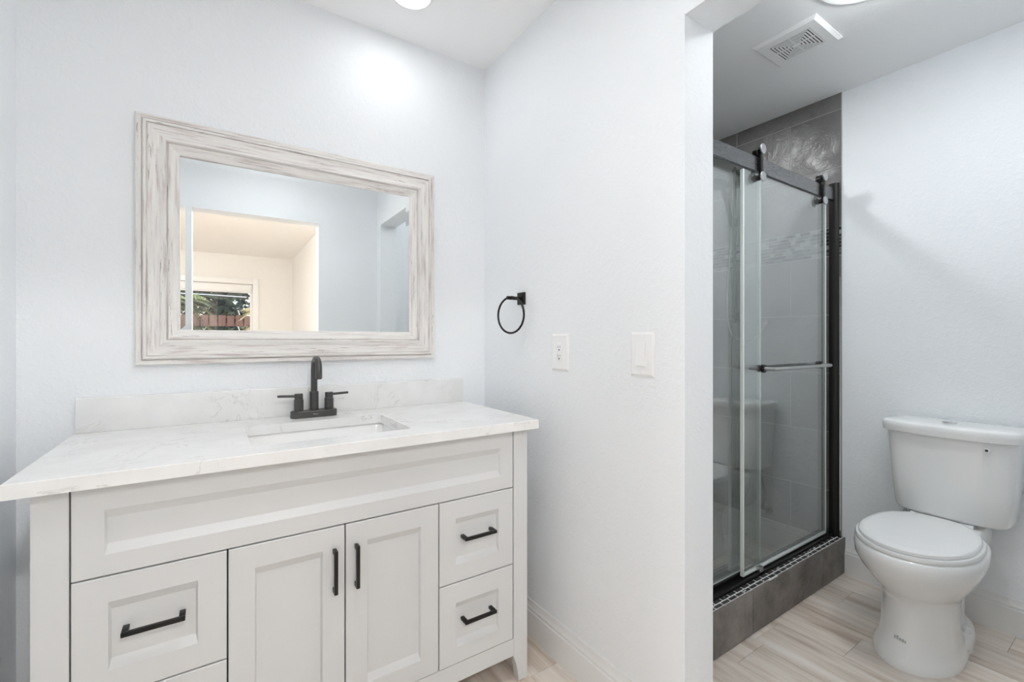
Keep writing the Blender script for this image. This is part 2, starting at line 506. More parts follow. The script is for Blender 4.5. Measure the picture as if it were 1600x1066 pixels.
# bedroom behind the camera, seen in the mirror
BX0, BX1, BY = -2.7, 0.975, -4.75
WX0, WX1, WZ0, WZ1 = -1.50, 0.395, 0.85, 1.985
bm = B(); box(bm, BX1, BX1 + 0.12, BY - 0.12, YE0, 0, CEIL); struct('wall_bedroom_right', bm, M['bed_wall'], smooth=False)
bm = B(); box(bm, BX0 - 0.12, BX0, BY - 0.12, YE0, 0, CEIL); struct('wall_bedroom_left', bm, M['bed_wall'], smooth=False)
bm = B()
box(bm, BX0, WX0, BY - 0.12, BY, 0, CEIL); box(bm, WX1, BX1, BY - 0.12, BY, 0, CEIL)
box(bm, WX0, WX1, BY - 0.12, BY, 0, WZ0); box(bm, WX0, WX1, BY - 0.12, BY, WZ1, CEIL)
struct('wall_bedroom_far', bm, M['bed_wall'], smooth=False)
bm = B()
box(bm, BX0, -0.153, YE0 - 0.012, YE0, 0, CEIL); box(bm, 0.628, BX1, YE0 - 0.012, YE0, 0, CEIL)
box(bm, -0.153, 0.628, YE0 - 0.012, YE0, 2.033, CEIL)
box(bm, BX0, XD - 0.12, YE0, YE, 0, CEIL)
struct('wall_bedroom_near', bm, M['bed_wall'], smooth=False)
bm = B(); box(bm, BX0 - 0.12, BX1 + 0.12, BY - 0.12, YE0 - 0.04, CEIL, CEIL + 0.1); struct('ceiling_bedroom', bm, M['bed_ceiling'], smooth=False)

# floor: vinyl planks running front to back
bm = B()
pw_, pl_ = 0.18, 1.22
col = 0
x = -2.72
while x < 2.72:
    lo, hi = (-4.85, YA + 0.02)
    if x > BX1 + 0.1: lo = -0.13
    y = lo - random.random() * pl_
    while y < hi:
        a, b_ = max(y, lo), min(y + pl_, hi)
        if b_ - a > 0.02:
            box(bm, x + 0.0006, x + pw_ - 0.0006, a + 0.0006, b_ - 0.0006, -0.012, 0.0)
        y += pl_
    x += pw_
box(bm, -2.8, 2.78, -4.85, YA + 0.1, -0.06, -0.0125)
struct('floor', bm, M['plank'], smooth=False)

# baseboards with a moulded top
def base_profile(t=0.015, h=0.142):
    return [(0, 0), (t, 0), (t, h - 0.040), (t - 0.003, h - 0.036), (t - 0.003, h - 0.026), (t - 0.007, h - 0.020), (t - 0.0095, h - 0.010), (t - 0.011, h), (0, h)]
bm = B(); prism(bm, [(XB - p[0], p[1]) for p in base_profile()], 'y', YP - 0.0, YA); struct('baseboard_right', bm, M['trim'], angle=25)
bm = B(); prism(bm, [(YP - p[0], p[1]) for p in base_profile()], 'x', XB - 0.015, XB2); struct('baseboard_partition', bm, M['trim'], angle=25)
bm = B(); prism(bm, [(XC - p[0], p[1]) for p in base_profile()], 'y', 0.04, 0.964); struct('baseboard_alcove', bm, M['trim'], angle=25)
bm = B(); prism(bm, [(0.04 + p[0], p[1]) for p in base_profile()], 'x', XB2, XC - 0.015); struct('baseboard_alcove_front', bm, M['trim'], angle=25)
bm = B(); prism(bm, [(XD + p[0], p[1]) for p in base_profile()], 'y', YE, YA); struct('baseboard_left', bm, M['trim'], angle=25)
bm = B(); prism(bm, [(YA - p[0], p[1]) for p in base_profile()], 'x', XD, XB); struct('baseboard_back', bm, M['trim'], angle=25)
bm = B(); prism(bm, [(BY + p[0], p[1]) for p in base_profile()], 'x', BX0, BX1); struct('baseboard_bedroom', bm, M['trim'], angle=25)

# bedroom window with casing, rolled blind and panes
bm = B()
cw = 0.085
for (a, b_, c, d) in ((WX0 - cw, WX0, WZ0 - 0.02, WZ1 + cw), (WX1, WX1 + cw, WZ0 - 0.02, WZ1 + cw), (WX0, WX1, WZ1, WZ1 + cw)):
    box(bm, a, b_, BY, BY + 0.018, c, d, 0.003)
box(bm, WX0 - cw, WX1 + cw, BY, BY + 0.06, WZ0 - 0.045, WZ0 - 0.005, 0.004)
win = struct('window_1', bm, M['trim'])
bm = B()
for (a, b_, c, d) in ((WX0, WX0 + 0.035, WZ0, WZ1), (WX1 - 0.035, WX1, WZ0, WZ1), (WX0, WX1, WZ0, WZ0 + 0.035), (WX0, WX1, WZ1 - 0.035, WZ1), (-0.60, -0.56, WZ0, WZ1)):
    box(bm, a, b_, BY - 0.09, BY - 0.05, c, d, 0.003)
sash = obj('window_sash', bm, M['trim'], win)
bm = B(); box(bm, WX0 + 0.03, WX1 - 0.03, BY - 0.072, BY - 0.068, WZ0 + 0.03, WZ1 - 0.03)
obj('pane', bm, M['pane'], sash, smooth=False)
bl = thing('roller_blind', 'white rolled up blind at the top of the bedroom window, seen in the mirror', 'blind', (-0.55, BY - 0.025, 1.875))
bm = B(); box(bm, WX0 + 0.01, WX1 - 0.01, BY - 0.045, BY - 0.01, 1.858, WZ1 - 0.004, 0.008); obj('cassette', bm, M['trim'], bl)
bm = B(); cyl(bm, (WX0 + 0.02, BY - 0.03, 1.850), (WX1 - 0.02, BY - 0.03, 1.850), 0.008); obj('bottom_bar', bm, M['trim'], bl)

# ---------------------------------------------------------------- garden outside
bm = B(); box(bm, -14, 12, -22, BY - 0.13, -0.35, -0.15); struct('ground', bm, M['ground'], smooth=False)
fn = thing('garden_fence', 'red-brown wooden board fence outside the bedroom window, seen in the mirror', 'fence', (-0.5, -8.4, -0.15))
for i in range(34):
    x0 = -4.1 + i * 0.166
    bm = B()
    hgt = 1.60 + random.uniform(-0.012, 0.012)
    box(bm, x0, x0 + 0.138 + random.uniform(-0.004, 0.012), -8.40, -8.38, -0.14, hgt, 0.002)
    obj('fence_board', bm, M['fence'], fn)
bm = B(); box(bm, -4.2, 1.6, -8.44, -8.40, 1.32, 1.42); box(bm, -4.2, 1.6, -8.44, -8.40, 0.3, 0.4); obj('fence_rail', bm, M['fence'], fn)
bm = B(); box(bm, -4.2, 1.6, -8.46, -8.445, 1.24, 1.58); obj('backing_board', bm, M['fence'], fn)

def palm(cx, cy, top, mat, n, length, label, seed, name='palm_tree'):
    rnd = random.Random(seed)
    t = thing(name, label, 'palm', (cx, cy, -0.15), None)
    bm = B(); tube(bm, [(cx, cy, -0.15), (cx + 0.03, cy, top * 0.5), (cx, cy, top)], [0.10, 0.08, 0.06], 10); obj('trunk', bm, M['bark'], t)
    bm = B()
    for k in range(n):
        az = 2 * PI * k / n + rnd.uniform(-0.2, 0.2)
        el = rnd.uniform(0.1, 1.1)
        L = length * rnd.uniform(0.8, 1.15)
        d = Vector((math.cos(az), math.sin(az), 0))
        side = Vector((-math.sin(az), math.cos(az), 0))
        pts = []
        for j in range(11):
            s = j / 10
            pts.append(Vector((cx, cy, top)) + d * (L * s * math.cos(el * (1 - s))) + Vector((0, 0, L * (math.sin(el) * s - 0.75 * s * s))))
        tube(bm, pts, [0.012 * (1 - 0.8 * j / 10) for j in range(11)], 5)
        for j in range(1, 10):
            for sg in (-1, 1):
                for h2 in (0, 0.5):
                    p = pts[j].lerp(pts[min(j + 1, 10)], h2)
                    q = p + side * sg * 0.24 * math.sin(PI * (0.15 + 0.75 * j / 10)) * length + d * 0.16 * length + Vector((0, 0, -0.06))
                    wv = (pts[min(j + 1, 10)] - pts[j]).normalized() * 0.016
                    nv = Vector((0, 0, 0.004))
                    v = [bm.verts.new(a) for a in (p - wv, p + wv, q, p - nv)]
                    bm.faces.new((v[0], v[1], v[2])); bm.faces.new((v[1], v[3], v[2])); bm.faces.new((v[3], v[0], v[2])); bm.faces.new((v[0], v[3], v[1]))
    obj('fronds', bm, mat, t, smooth=False)
    return t
palm(-0.78, -7.45, 1.80, M['palm'], 22, 0.62, 'yellow-green palm in front of the fence outside the window, seen in the mirror', 3)
palm(0.62, -7.75, 1.66, M['palm_dry'], 18, 0.42, 'dry straw-coloured palm at the far right of the fence, seen in the mirror', 5)

def tree(cx, cy, r, hgt, label, seed):
    rnd = random.Random(seed)
    t = thing('garden_tree', label, 'tree', (cx, cy, -0.15), 'dark trees behind the fence')
    bm = B(); tube(bm, [(cx, cy, -0.15), (cx, cy, hgt * 0.6)], [0.14, 0.08], 8); obj('trunk', bm, M['bark'], t)
    bm = B()
    for k in range(2600):
        d = Vector((rnd.gauss(0, 1), rnd.gauss(0, 1), rnd.gauss(0, 1))).normalized() * (rnd.random() ** 0.4)
        c = Vector((cx + d.x * r, cy + d.y * r * 0.7, hgt * 0.55 + d.z * hgt * 0.48))
        a = Vector((rnd.gauss(0, 1), rnd.gauss(0, 1), rnd.gauss(0, 1))).normalized() * 0.13
        b2 = a.cross(Vector((rnd.random(), rnd.random(), rnd.random()))).normalized() * 0.06
        v = [bm.verts.new(c + q) for q in (-a, b2, a, -b2)]
        bm.faces.new(v)
    obj('foliage', bm, M['leaf'], t, smooth=False)
for i, (tx, ty) in enumerate(((-4.6, -11.2), (-2.4, -11.0), (-0.2, -11.2), (2.0, -11.0))):
    tree(tx, ty, 0.92, 5.0, 'dark leafy tree behind the fence outside the window, seen in the mirror', 20 + i)
bm = B(); tube(bm, [(-1.25, -9.2, 2.12), (-0.3, -9.2, 2.10), (0.45, -9.2, 2.08)], 0.012, 6)
tag(obj('overhead_cable', bm, M['wire'], loc=(-0.3, -9.2, 2.10)), 'thin pale cable above the garden fence, seen in the mirror', 'cable')

# ---------------------------------------------------------------- mirror
MX0, MX1, MZ0, MZ1 = -0.197, 0.802, 1.100, 1.889
FR = 0.112
mir = thing('wall_mirror', 'large rectangular mirror in a whitewashed distressed wooden frame above the vanity', 'mirror', ((MX0 + MX1) / 2, YA, MZ0))
# profile: distance in from the outer edge, height off the wall
PROF = [(0.0, 0.000), (0.0, 0.020), (0.003, 0.024), (0.0150, 0.024), (0.0165, 0.0200), (0.0185, 0.0200), (0.0195, 0.031), (0.022, 0.033), (0.0275, 0.033), (0.0285, 0.0275), (0.0305, 0.0275), (0.0315, 0.0305),
        (0.045, 0.0285), (0.060, 0.0295), (0.070, 0.034), (0.076, 0.035), (0.0785, 0.030), (0.0795, 0.0225), (0.0815, 0.0225), (0.0825, 0.0265), (0.095, 0.0245), (0.108, 0.0195), (FR, 0.0175), (FR, 0.000)]
def frame_rail(side):
    bm = B()
    def P(end, d, h):
        y = YA - h
        L, R, Bo, T = MX0 + d, MX1 - d, MZ0 + d, MZ1 - d
        return {'top': ((L, y, T), (R, y, T)), 'bottom': ((L, y, Bo), (R, y, Bo)), 'left': ((L, y, Bo), (L, y, T)), 'right': ((R, y, Bo), (R, y, T))}[side][end]
    a = [bm.verts.new(P(0, *p)) for p in PROF]
    b_ = [bm.verts.new(P(1, *p)) for p in PROF]
    n = len(PROF)
    for i in range(n):
        bm.faces.new((a[i], a[(i + 1) % n], b_[(i + 1) % n], b_[i]))
    bm.faces.new(list(reversed(a))); bm.faces.new(b_)
    return bm
for s in ('top', 'bottom', 'left', 'right'):
    obj('frame_rail', frame_rail(s), M['wood_h'] if s in ('top', 'bottom') else M['wood_v'], mir, angle=18)
bm = B()
gx0, gx1, gz0, gz1 = MX0 + FR - 0.002, MX1 - FR + 0.002, MZ0 + FR - 0.002, MZ1 - FR + 0.002
bw = 0.016
TILT, YAW = 0.37, -0.7
gy = YA - 0.0110
rise = bw * math.tan(math.radians(1.0))
o_ = [bm.verts.new(p) for p in ((gx0, gy - rise, gz0), (gx1, gy - rise, gz0), (gx1, gy - rise, gz1), (gx0, gy - rise, gz1))]
i_ = [bm.verts.new(p) for p in ((gx0 + bw, gy, gz0 + bw), (gx1 - bw, gy, gz0 + bw), (gx1 - bw, gy, gz1 - bw), (gx0 + bw, gy, gz1 - bw))]
k_ = [bm.verts.new((v.co.x, YA - 0.006, v.co.z)) for v in o_]
bm.faces.new(i_)
for k in range(4):
    bm.faces.new((o_[k], o_[(k + 1) % 4], i_[(k + 1) % 4], i_[k]))
    bm.faces.new((k_[k], k_[(k + 1) % 4], o_[(k + 1) % 4], o_[k]))
bm.faces.new(k_)
# the glass sits a touch out of true in its frame: top leaning out, turned slightly
gc = Vector(((gx0 + gx1) / 2, gy, (gz0 + gz1) / 2))
bmesh.ops.rotate(bm, cent=gc, matrix=Matrix.Rotation(math.radians(TILT), 3, 'X') @ Matrix.Rotation(math.radians(YAW), 3, 'Z'), verts=bm.verts[:])
obj('mirror_glass', bm, M['mirror'], mir, smooth=False)

# ---------------------------------------------------------------- vanity cabinet
VX0, VX1, VY = -0.302, 0.921, 1.285
van = thing('vanity_cabinet', 'white shaker bathroom vanity cabinet with black bar handles under the mirror', 'cabinet', ((VX0 + VX1) / 2, 1.55, 0))
bm = B()
box(bm, VX0 + 0.004, VX0 + 0.022, VY + 0.03, YA - 0.016, 0.10, 0.872)          # sides
box(bm, VX1 - 0.022, VX1 - 0.004, VY + 0.03, YA - 0.016, 0.10, 0.872)
box(bm, VX0 + 0.022, VX1 - 0.022, YA - 0.03, YA - 0.016, 0.10, 0.872)           # back
box(bm, VX0 + 0.022, VX1 - 0.022, VY + 0.03, YA - 0.03, 0.135, 0.153)           # bottom
obj('carcass', bm, M['cabinet'], van, smooth=False)
bm = B(); box(bm, VX0 + 0.056, VX1 - 0.056, VY + 0.022, VY + 0.030, 0.153, 0.870); obj('gap_shade_sheet', bm, M['gap'], van, smooth=False)  # dark sheet behind the fronts, standing in for shade in the gaps
def front_leg(outer, inner):
    """flat front stile running down into a leg that tapers on its inner side"""
    bm = B()
    s = 1 if inner > outer else -1
    w = abs(inner - outer)
    pts = [(outer, 0.872), (outer, 0.0), (outer + s * 0.036, 0.0), (outer + s * 0.040, 0.030), (outer + s * 0.047, 0.065), (outer + s * w, 0.092), (inner, 0.872)]
    prism(bm, pts, 'y', VY, VY + 0.03)
    ed = [e for e in bm.edges if all(abs(v.co.y - VY) < 1e-6 for v in e.verts)]
    bmesh.ops.bevel(bm, geom=ed, offset=0.0015, segments=2, affect='EDGES')
    return bm
obj('leg', front_leg(VX0, -0.2455), M['cabinet'], van)
obj('leg', front_leg(VX1, 0.8635), M['cabinet'], van)
for xx in (VX0, VX1 - 0.045):
    bm = B(); prism(bm, [(xx, 0.14), (xx + 0.045, 0.14), (xx + 0.040, 0.0), (xx + 0.005, 0.0)], 'y', YA - 0.065, YA - 0.02); obj('leg', bm, M['cabinet'], van)
bm = B(); prism(bm, [(-0.2455, 0.153), (0.8635, 0.153), (0.8635, 0.094), (-0.2455, 0.094)], 'y', VY + 0.002, VY + 0.022); obj('bottom_rail', bm, M['cabinet'], van)

def shaker(name, x0, x1, z0, z1, px0, px1, pz0, pz1, depth=0.011, bv=0.020, vx=0.004):
    """a front with a recessed centre panel: wide slopes above and below, narrow ones at the sides"""
    bm = B()
    yf, yb, yp = VY, VY + 0.019, VY + depth
    e = 0.0018
    O0 = [(x0, yf + e, z0), (x1, yf + e, z0), (x1, yf + e, z1), (x0, yf + e, z1)]
    O = [(x0 + e, yf, z0 + e), (x1 - e, yf, z0 + e), (x1 - e, yf, z1 - e), (x0 + e, yf, z1 - e)]
    I = [(px0, yf, pz0), (px1, yf, pz0), (px1, yf, pz1), (px0, yf, pz1)]
    J = [(px0 + vx, yp, pz0 + bv), (px1 - vx, yp, pz0 + bv), (px1 - vx, yp, pz1 - bv), (px0 + vx, yp, pz1 - bv)]
    Bk = [(x0, yb, z0), (x1, yb, z0), (x1, yb, z1), (x0, yb, z1)]
    R = [[bm.verts.new(p) for p in q] for q in (Bk, O0, O, I, J)]
    for a, b_ in zip(R, R[1:]):
        for k in range(4):
            bm.faces.new((a[k], a[(k + 1) % 4], b_[(k + 1) % 4], b_[k]))
    bm.faces.new(R[-1]); bm.faces.new(list(reversed(R[0])))
    return obj(name, bm, M['cabinet'], van, angle=8)

def pull(parent, cx, cz, length, vertical, y0):
    """square bar pull on two short square feet"""
    bm = B()
    hl = length / 2
    w = 0.0048
    yo = VY - 0.026
    if vertical:
        box(bm, cx - w, cx + w, yo, yo + 0.010, cz - hl, cz + hl, 0.0012)
        for s in (-1, 1):
            c = cz + s * (hl - 0.006)
            box(bm, cx - w, cx + w, yo + 0.006, y0, c - 0.006, c + 0.006, 0.001)
    else:
        box(bm, cx - hl, cx + hl, yo, yo + 0.010, cz - w, cz + w, 0.0012)
        for s in (-1, 1):
            c = cx + s * (hl - 0.006)
            box(bm, c - 0.006, c + 0.006, yo + 0.006, y0, cz - w, cz + w, 0.001)
    h = obj('handle', bm, M['black'], parent)
    h['label'] = 'matte black bar handle'
    return h

shaker('false_front', -0.2425, 0.8605, 0.6750, 0.8665, -0.190, 0.809, 0.720, 0.816)
d = shaker('drawer', -0.2425, 0.0310, 0.4125, 0.6715, -0.184, -0.026, 0.470, 0.617); pull(d, -0.105, 0.549, 0.112, False, VY + 0.011)
d = shaker('drawer', -0.2425, 0.0310, 0.1550, 0.4090, -0.184, -0.026, 0.206, 0.347); pull(d, -0.105, 0.286, 0.112, False, VY + 0.011)
d = shaker('door', 0.0345, 0.3045, 0.1550, 0.6715, 0.090, 0.248, 0.212, 0.614); pull(d, 0.2775, 0.556, 0.116, True, VY)
d = shaker('door', 0.3080, 0.5840, 0.1550, 0.6715, 0.366, 0.526, 0.212, 0.616); pull(d, 0.3350, 0.556, 0.116, True, VY)
d = shaker('drawer', 0.5875, 0.8605, 0.4125, 0.6715, 0.643, 0.803, 0.467, 0.614); pull(d, 0.7230, 0.550, 0.116, False, VY + 0.011)
d = shaker('drawer', 0.5875, 0.8605, 0.1550, 0.4090, 0.643, 0.803, 0.206, 0.347); pull(d, 0.7230, 0.287, 0.116, False, VY + 0.011)

# ---------------------------------------------------------------- countertop, backsplash, sink, faucet
CX0, CX1, CY0, CZ0, CZ1 = -0.336, 0.946, 1.252, 0.8725, 0.9030
SX0, SX1, SY0, SY1 = 0.086, 0.522, 1.346, 1.664
def rrect(x0, x1, y0, y1, r, n=6):
    pts = []
    for cx, cy, a0 in ((x1 - r, y1 - r, 0), (x0 + r, y1 - r, 90), (x0 + r, y0 + r, 180), (x1 - r, y0 + r, 270)):
        for k in range(n + 1):
            a = math.radians(a0 + 90 * k / n)
            pts.append((cx + r * math.cos(a), cy + r * math.sin(a)))
    return pts
def outer_match(pts, x0, x1, y0, y1):
    """points on the outer rectangle paired with the points of the hole"""
    cx, cy = (x0 + x1) / 2, (y0 + y1) / 2
    n = len(pts) // 4
    out = []
    corners = ((x1, y1), (x0, y1), (x0, y0), (x1, y0))
    for q in range(4):
        for k in range(n):
            px, py = pts[q * n + k]
            X, Y = corners[q]
            if k < n / 2 - 0.5:
                out.append((X, py) if q in (0, 2) else (px, Y))
            elif k > n / 2 - 0.5:
                out.append((px, Y) if q in (0, 2) else (X, py))
            else:
                out.append((X, Y))
    return out
hole = rrect(SX0, SX1, SY0, SY1, 0.014, 6)
outr = outer_match(hole, CX0, CX1, CY0, YA - 0.001)
bm = B()
def ring(pts, z): return [bm.verts.new((p[0], p[1], z)) for p in pts]
e = 0.0016
def inset(pts, s):
    return [(p[0] + (s if p[0] < -0.30 else -s if p[0] > 0.93 else 0), p[1] + (s if p[1] < 1.26 else -s if p[1] > 1.82 else 0)) for p in pts]
R = [ring(hole, CZ0), ring(hole, CZ1), ring(inset(outr, e), CZ1), ring(outr, CZ1 - e), ring(outr, CZ0), ]
n = len(hole)
for a, b_ in zip(R, R[1:] + [R[0]]):
    for k in range(n):
        bm.faces.new((a[k], a[(k + 1) % n], b_[(k + 1) % n], b_[k]))
tag(obj('countertop', bm, M['quartz'], loc=(0.305, 1.54, CZ0), angle=30), 'white veined quartz countertop on the vanity cabinet', 'countertop')
bm = B(); box(bm, -0.332, 0.942, YA - 0.020, YA - 0.0005, CZ1, 1.0065, 0.0015)
tag(obj('backsplash', bm, M['quartz'], loc=(0.305, YA - 0.01, CZ1)), 'low white quartz backsplash along the wall behind the faucet', 'backsplash')

snk = thing('sink_basin', 'white rectangular undermount sink basin set in the countertop', 'sink', ((SX0 + SX1) / 2, (SY0 + SY1) / 2, 0.74))
bm = B()
def rr(ins, z, r): return [(p[0], p[1], z) for p in rrect(SX0 - 0.010 + ins, SX1 + 0.010 - ins, SY0 - 0.010 + ins, SY1 + 0.010 - ins, r, 6)]
loft(bm, [rr(-0.020, CZ0 - 0.0005, 0.03), rr(0.0, CZ0 - 0.0005, 0.022), rr(0.004, CZ0 - 0.01, 0.024), rr(0.012, 0.800, 0.030), rr(0.022, 0.772, 0.036), rr(0.045, 0.758, 0.04), rr(0.13, 0.750, 0.03)], False, True)
loft(bm, [rr(-0.020, CZ0 - 0.0006, 0.03), rr(-0.020, CZ0 - 0.012, 0.03), rr(-0.006, 0.80, 0.035), rr(0.010, 0.76, 0.04), rr(0.13, 0.742, 0.03)], False, True)
obj('basin', bm, M['ceramic'], snk, angle=40)
bm = B(); cyl(bm, (0.304, 1.505, 0.7505), (0.304, 1.505, 0.7545), 0.030, 28, 0.002); obj('drain', bm, M['faucet'], snk)

fau = thing('faucet', 'satin black two-handle faucet standing on the countertop behind the sink', 'faucet', (0.309, 1.752, CZ1))
FXc, FYc = 0.309, 1.752
bm = B()
fp = rrect(FXc - 0.078, FXc + 0.078, FYc - 0.025, FYc + 0.025, 0.0245, 8)
def fr_(s, z): return [(FXc + (p[0] - FXc) * s, FYc + (p[1] - FYc) * s, z) for p in fp]
loft(bm, [fr_(1, CZ1), fr_(1, CZ1 + 0.021), fr_(0.985, CZ1 + 0.0235), fr_(0.95, CZ1 + 0.0245)])
bp_ = obj('base_plate', bm, M['faucet'], fau)
bm = B()
for k, (w_, h_) in enumerate(((0.0026, 0.0034), (0.0018, 0.0026), (0.0020, 0.0026), (0.0016, 0.0026), (0.0018, 0.0024))):
    xk = FXc - 0.0065 + k * 0.0034
    box(bm, xk, xk + w_, FYc - 0.0254, FYc - 0.0248, CZ1 + 0.011, CZ1 + 0.011 + h_)
mk = obj('maker_mark', bm, M['lightmark'], bp_); mk['label'] = 'tiny pale maker mark on the base plate'
bm = B()
cyl(bm, (FXc, FYc, CZ1 + 0.024), (FXc, FYc, CZ1 + 0.091), 0.0150, 28, 0.001)
rr_ = 0.0425
cz = 1.0700
pts = [(FXc, FYc, CZ1 + 0.085), (FXc, FYc, 1.03)]
for k in range(0, 19):
    a = PI * k / 18
    pts.append((FXc, FYc - rr_ + rr_ * math.cos(a), cz + rr_ * math.sin(a)))
pts.append((FXc, FYc - 2 * rr_, 1.0455))
tube(bm, pts, 0.0112, 20)
sp = obj('spout', bm, M['faucet'], fau)
bm = B(); cyl(bm, (FXc, FYc - 2 * rr_, 1.0435), (FXc, FYc - 2 * rr_, 1.0470), 0.0085, 18); obj('aerator', bm, M['rubber'], sp)
for s in (-1, 1):
    hx = FXc + s * 0.0510
    bm = B()
    cyl(bm, (hx, FYc, CZ1 + 0.024), (hx, FYc, CZ1 + 0.065), 0.0158, 26, 0.001)
    cyl(bm, (hx, FYc, CZ1 + 0.0645), (hx, FYc, CZ1 + 0.0855), 0.0138, 26, 0.001)
    hv = obj('valve', bm, M['faucet'], fau)
    bm = B(); tube(bm, [(hx + s * 0.010, FYc, CZ1 + 0.0775), (hx + s * 0.0135, FYc, CZ1 + 0.0775), (hx + s * 0.066, FYc, CZ1 + 0.0795), (hx + s * 0.068, FYc, CZ1 + 0.0795)], [0.0046, 0.0046, 0.0042, 0.003], 14)
    obj('lever', bm, M['faucet'], hv)

# ---------------------------------------------------------------- towel ring, outlet, switch on the partition
tr_ = thing('towel_ring', 'black towel ring on the wall right of the mirror', 'towel ring', (XB, 1.522, 1.349))
bm = B(); box(bm, XB - 0.009, XB - 0.0003, 1.497, 1.547, 1.324, 1.374, 0.0015); obj('base_plate', bm, M['black'], tr_)
bm = B(); cyl(bm, (XB - 0.008, 1.522, 1.349), (XB - 0.075, 1.522, 1.349), 0.0075, 20, 0.001); obj('post', bm, M['black'], tr_)
bm = B()
rc = 0.073
tl = math.radians(-12)
pts = []
for k in range(48):
    a = 2 * PI * k / 48
    yy, zz = rc * math.sin(a), rc * math.cos(a)
    pts.append((XB - 0.057 + yy * math.sin(tl), 1.522 + yy * math.cos(tl), 1.349 - rc + 0.004 + zz))
tube(bm, pts, 0.0042, 12, closed=True); obj('ring', bm, M['black'], tr_)

def wall_plate(bm, y0, y1, z0, z1):
    """cover plate with bevelled rim standing off the partition"""
    L = [(0.0, XB - 0.0003), (0.0, XB - 0.0025), (0.007, XB - 0.0065)]
    rings = [[(xx, y0 + d_, z0 + d_), (xx, y1 - d_, z0 + d_), (xx, y1 - d_, z1 - d_), (xx, y0 + d_, z1 - d_)] for d_, xx in L]
    loft(bm, rings)
out = thing('power_outlet', 'white duplex power outlet on the wall right of the towel ring', 'outlet', (XB, 1.2755, 1.134))
bm = B(); wall_plate(bm, 1.229, 1.322, 1.067, 1.202); obj('cover_plate', bm, M['plastic'], out, angle=15)
bm = B(); box(bm, XB - 0.0085, XB - 0.006, 1.2585, 1.2925, 1.0995, 1.1695, 0.0008); rec = obj('receptacle', bm, M['plastic'], out)
bm = B()
for zc in (1.149, 1.117):
    box(bm, XB - 0.0090, XB - 0.0084, 1.2688, 1.2704, zc + 0.001, zc + 0.009)
    box(bm, XB - 0.0090, XB - 0.0084, 1.2806, 1.2822, zc + 0.001, zc + 0.009)
    cyl(bm, (XB - 0.0090, 1.2755, zc - 0.006), (XB - 0.0084, 1.2755, zc - 0.006), 0.0030, 14)
obj('slots', bm, M['slot'], rec)
bm = B()
bm.free()
for zc in (1.079, 1.190):
    bm = B(); cyl(bm, (XB - 0.0072, 1.2755, zc), (XB - 0.0062, 1.2755, zc), 0.0028, 14, 0.0004); obj('screw', bm, M['plastic'], out)
sw = thing('light_switch', 'white rocker light switch on the wall nearest the partition edge', 'light switch', (XB, 0.898, 1.137))
bm = B(); wall_plate(bm, 0.854, 0.942, 1.071, 1.203); obj('cover_plate', bm, M['plastic'], sw, angle=15)
bm = B(); prism(bm, [(XB - 0.0055, 1.102), (XB - 0.0140, 1.1035), (XB - 0.0075, 1.1705), (XB - 0.0055, 1.172)], 'y', 0.8825, 0.9155); obj('rocker', bm, M['plastic'], sw)
bm = B()
bm.free()
for zc in (1.0855, 1.189):
    bm = B(); cyl(bm, (XB - 0.0072, 0.898, zc), (XB - 0.0062, 0.898, zc), 0.0028, 14, 0.0004); obj('screw', bm, M['plastic'], sw)

# ---------------------------------------------------------------- ceiling lamps and vent
def ceiling_lamp(cx, cy, r, mat, label, rim, name='ceiling_light', z=CEIL, drop=0.0):
    t = thing(name, label, 'ceiling light', (cx, cy, z))
    def circ(rad, zz, n=48): return [(cx + rad * math.cos(2 * PI * k / n), cy + rad * math.sin(2 * PI * k / n), zz) for k in range(n)]
    bm = B()
    loft(bm, [circ(r + rim, z - 0.0003), circ(r + rim, z - 0.004), circ(r + rim - 0.004, z - 0.008), circ(r + 0.002, z - 0.010), circ(r, z - 0.006), circ(r, z - 0.001)], True, True)
    obj('trim_ring', bm, M['plastic'], t)
    bm = B()
    if drop:
        loft(bm, [circ(r, z - 0.006), circ(r, z - drop * 0.8), circ(r * 0.95, z - drop * 0.93), circ(r * 0.8, z - drop)], True, True)
    else:
        loft(bm, [circ(r, z - 0.006), circ(r * 0.97, z - 0.0082), circ(r * 0.5, z - 0.0095)], True, True)
    obj('diffuser', bm, mat, t)
    return t
ceiling_lamp(0.605, 1.565, 0.066, M['lamp_bath'], 'round glowing recessed ceiling light above the vanity', 0.016)
ceiling_lamp(1.868, 0.594, 0.068, M['lamp_alcove'], 'round white flush ceiling light in the toilet alcove, cut by the top edge', 0.092, drop=0.050)
ceiling_lamp(2.00, 1.48, 0.066, M['lamp_shower'], 'round recessed ceiling light above the shower', 0.016)
ceiling_lamp(1.85, 0.23, 0.066, M['fill_bay'], 'added recessed fill light on the ceiling at the near end of the alcove', 0.016)  # unseen lamp, added to brighten the toilet and alcove floor
ceiling_lamp(0.30, 0.62, 0.066, M['fill_door'], 'added recessed fill light on the ceiling nearest the bathroom doorway', 0.016)  # unseen lamp, added to light the vanity from the front
for bx, by in ((-1.5, -1.2), (-1.5, -2.7), (0.25, -1.2)):
    ceiling_lamp(bx, by, 0.085, M['fill_bed'], 'added flush fill light on the bedroom ceiling behind the camera', 0.016, drop=0.06).__setitem__('group', 'added bedroom fill lights')  # unseen lamps, added so bedroom light spills in through the doorway

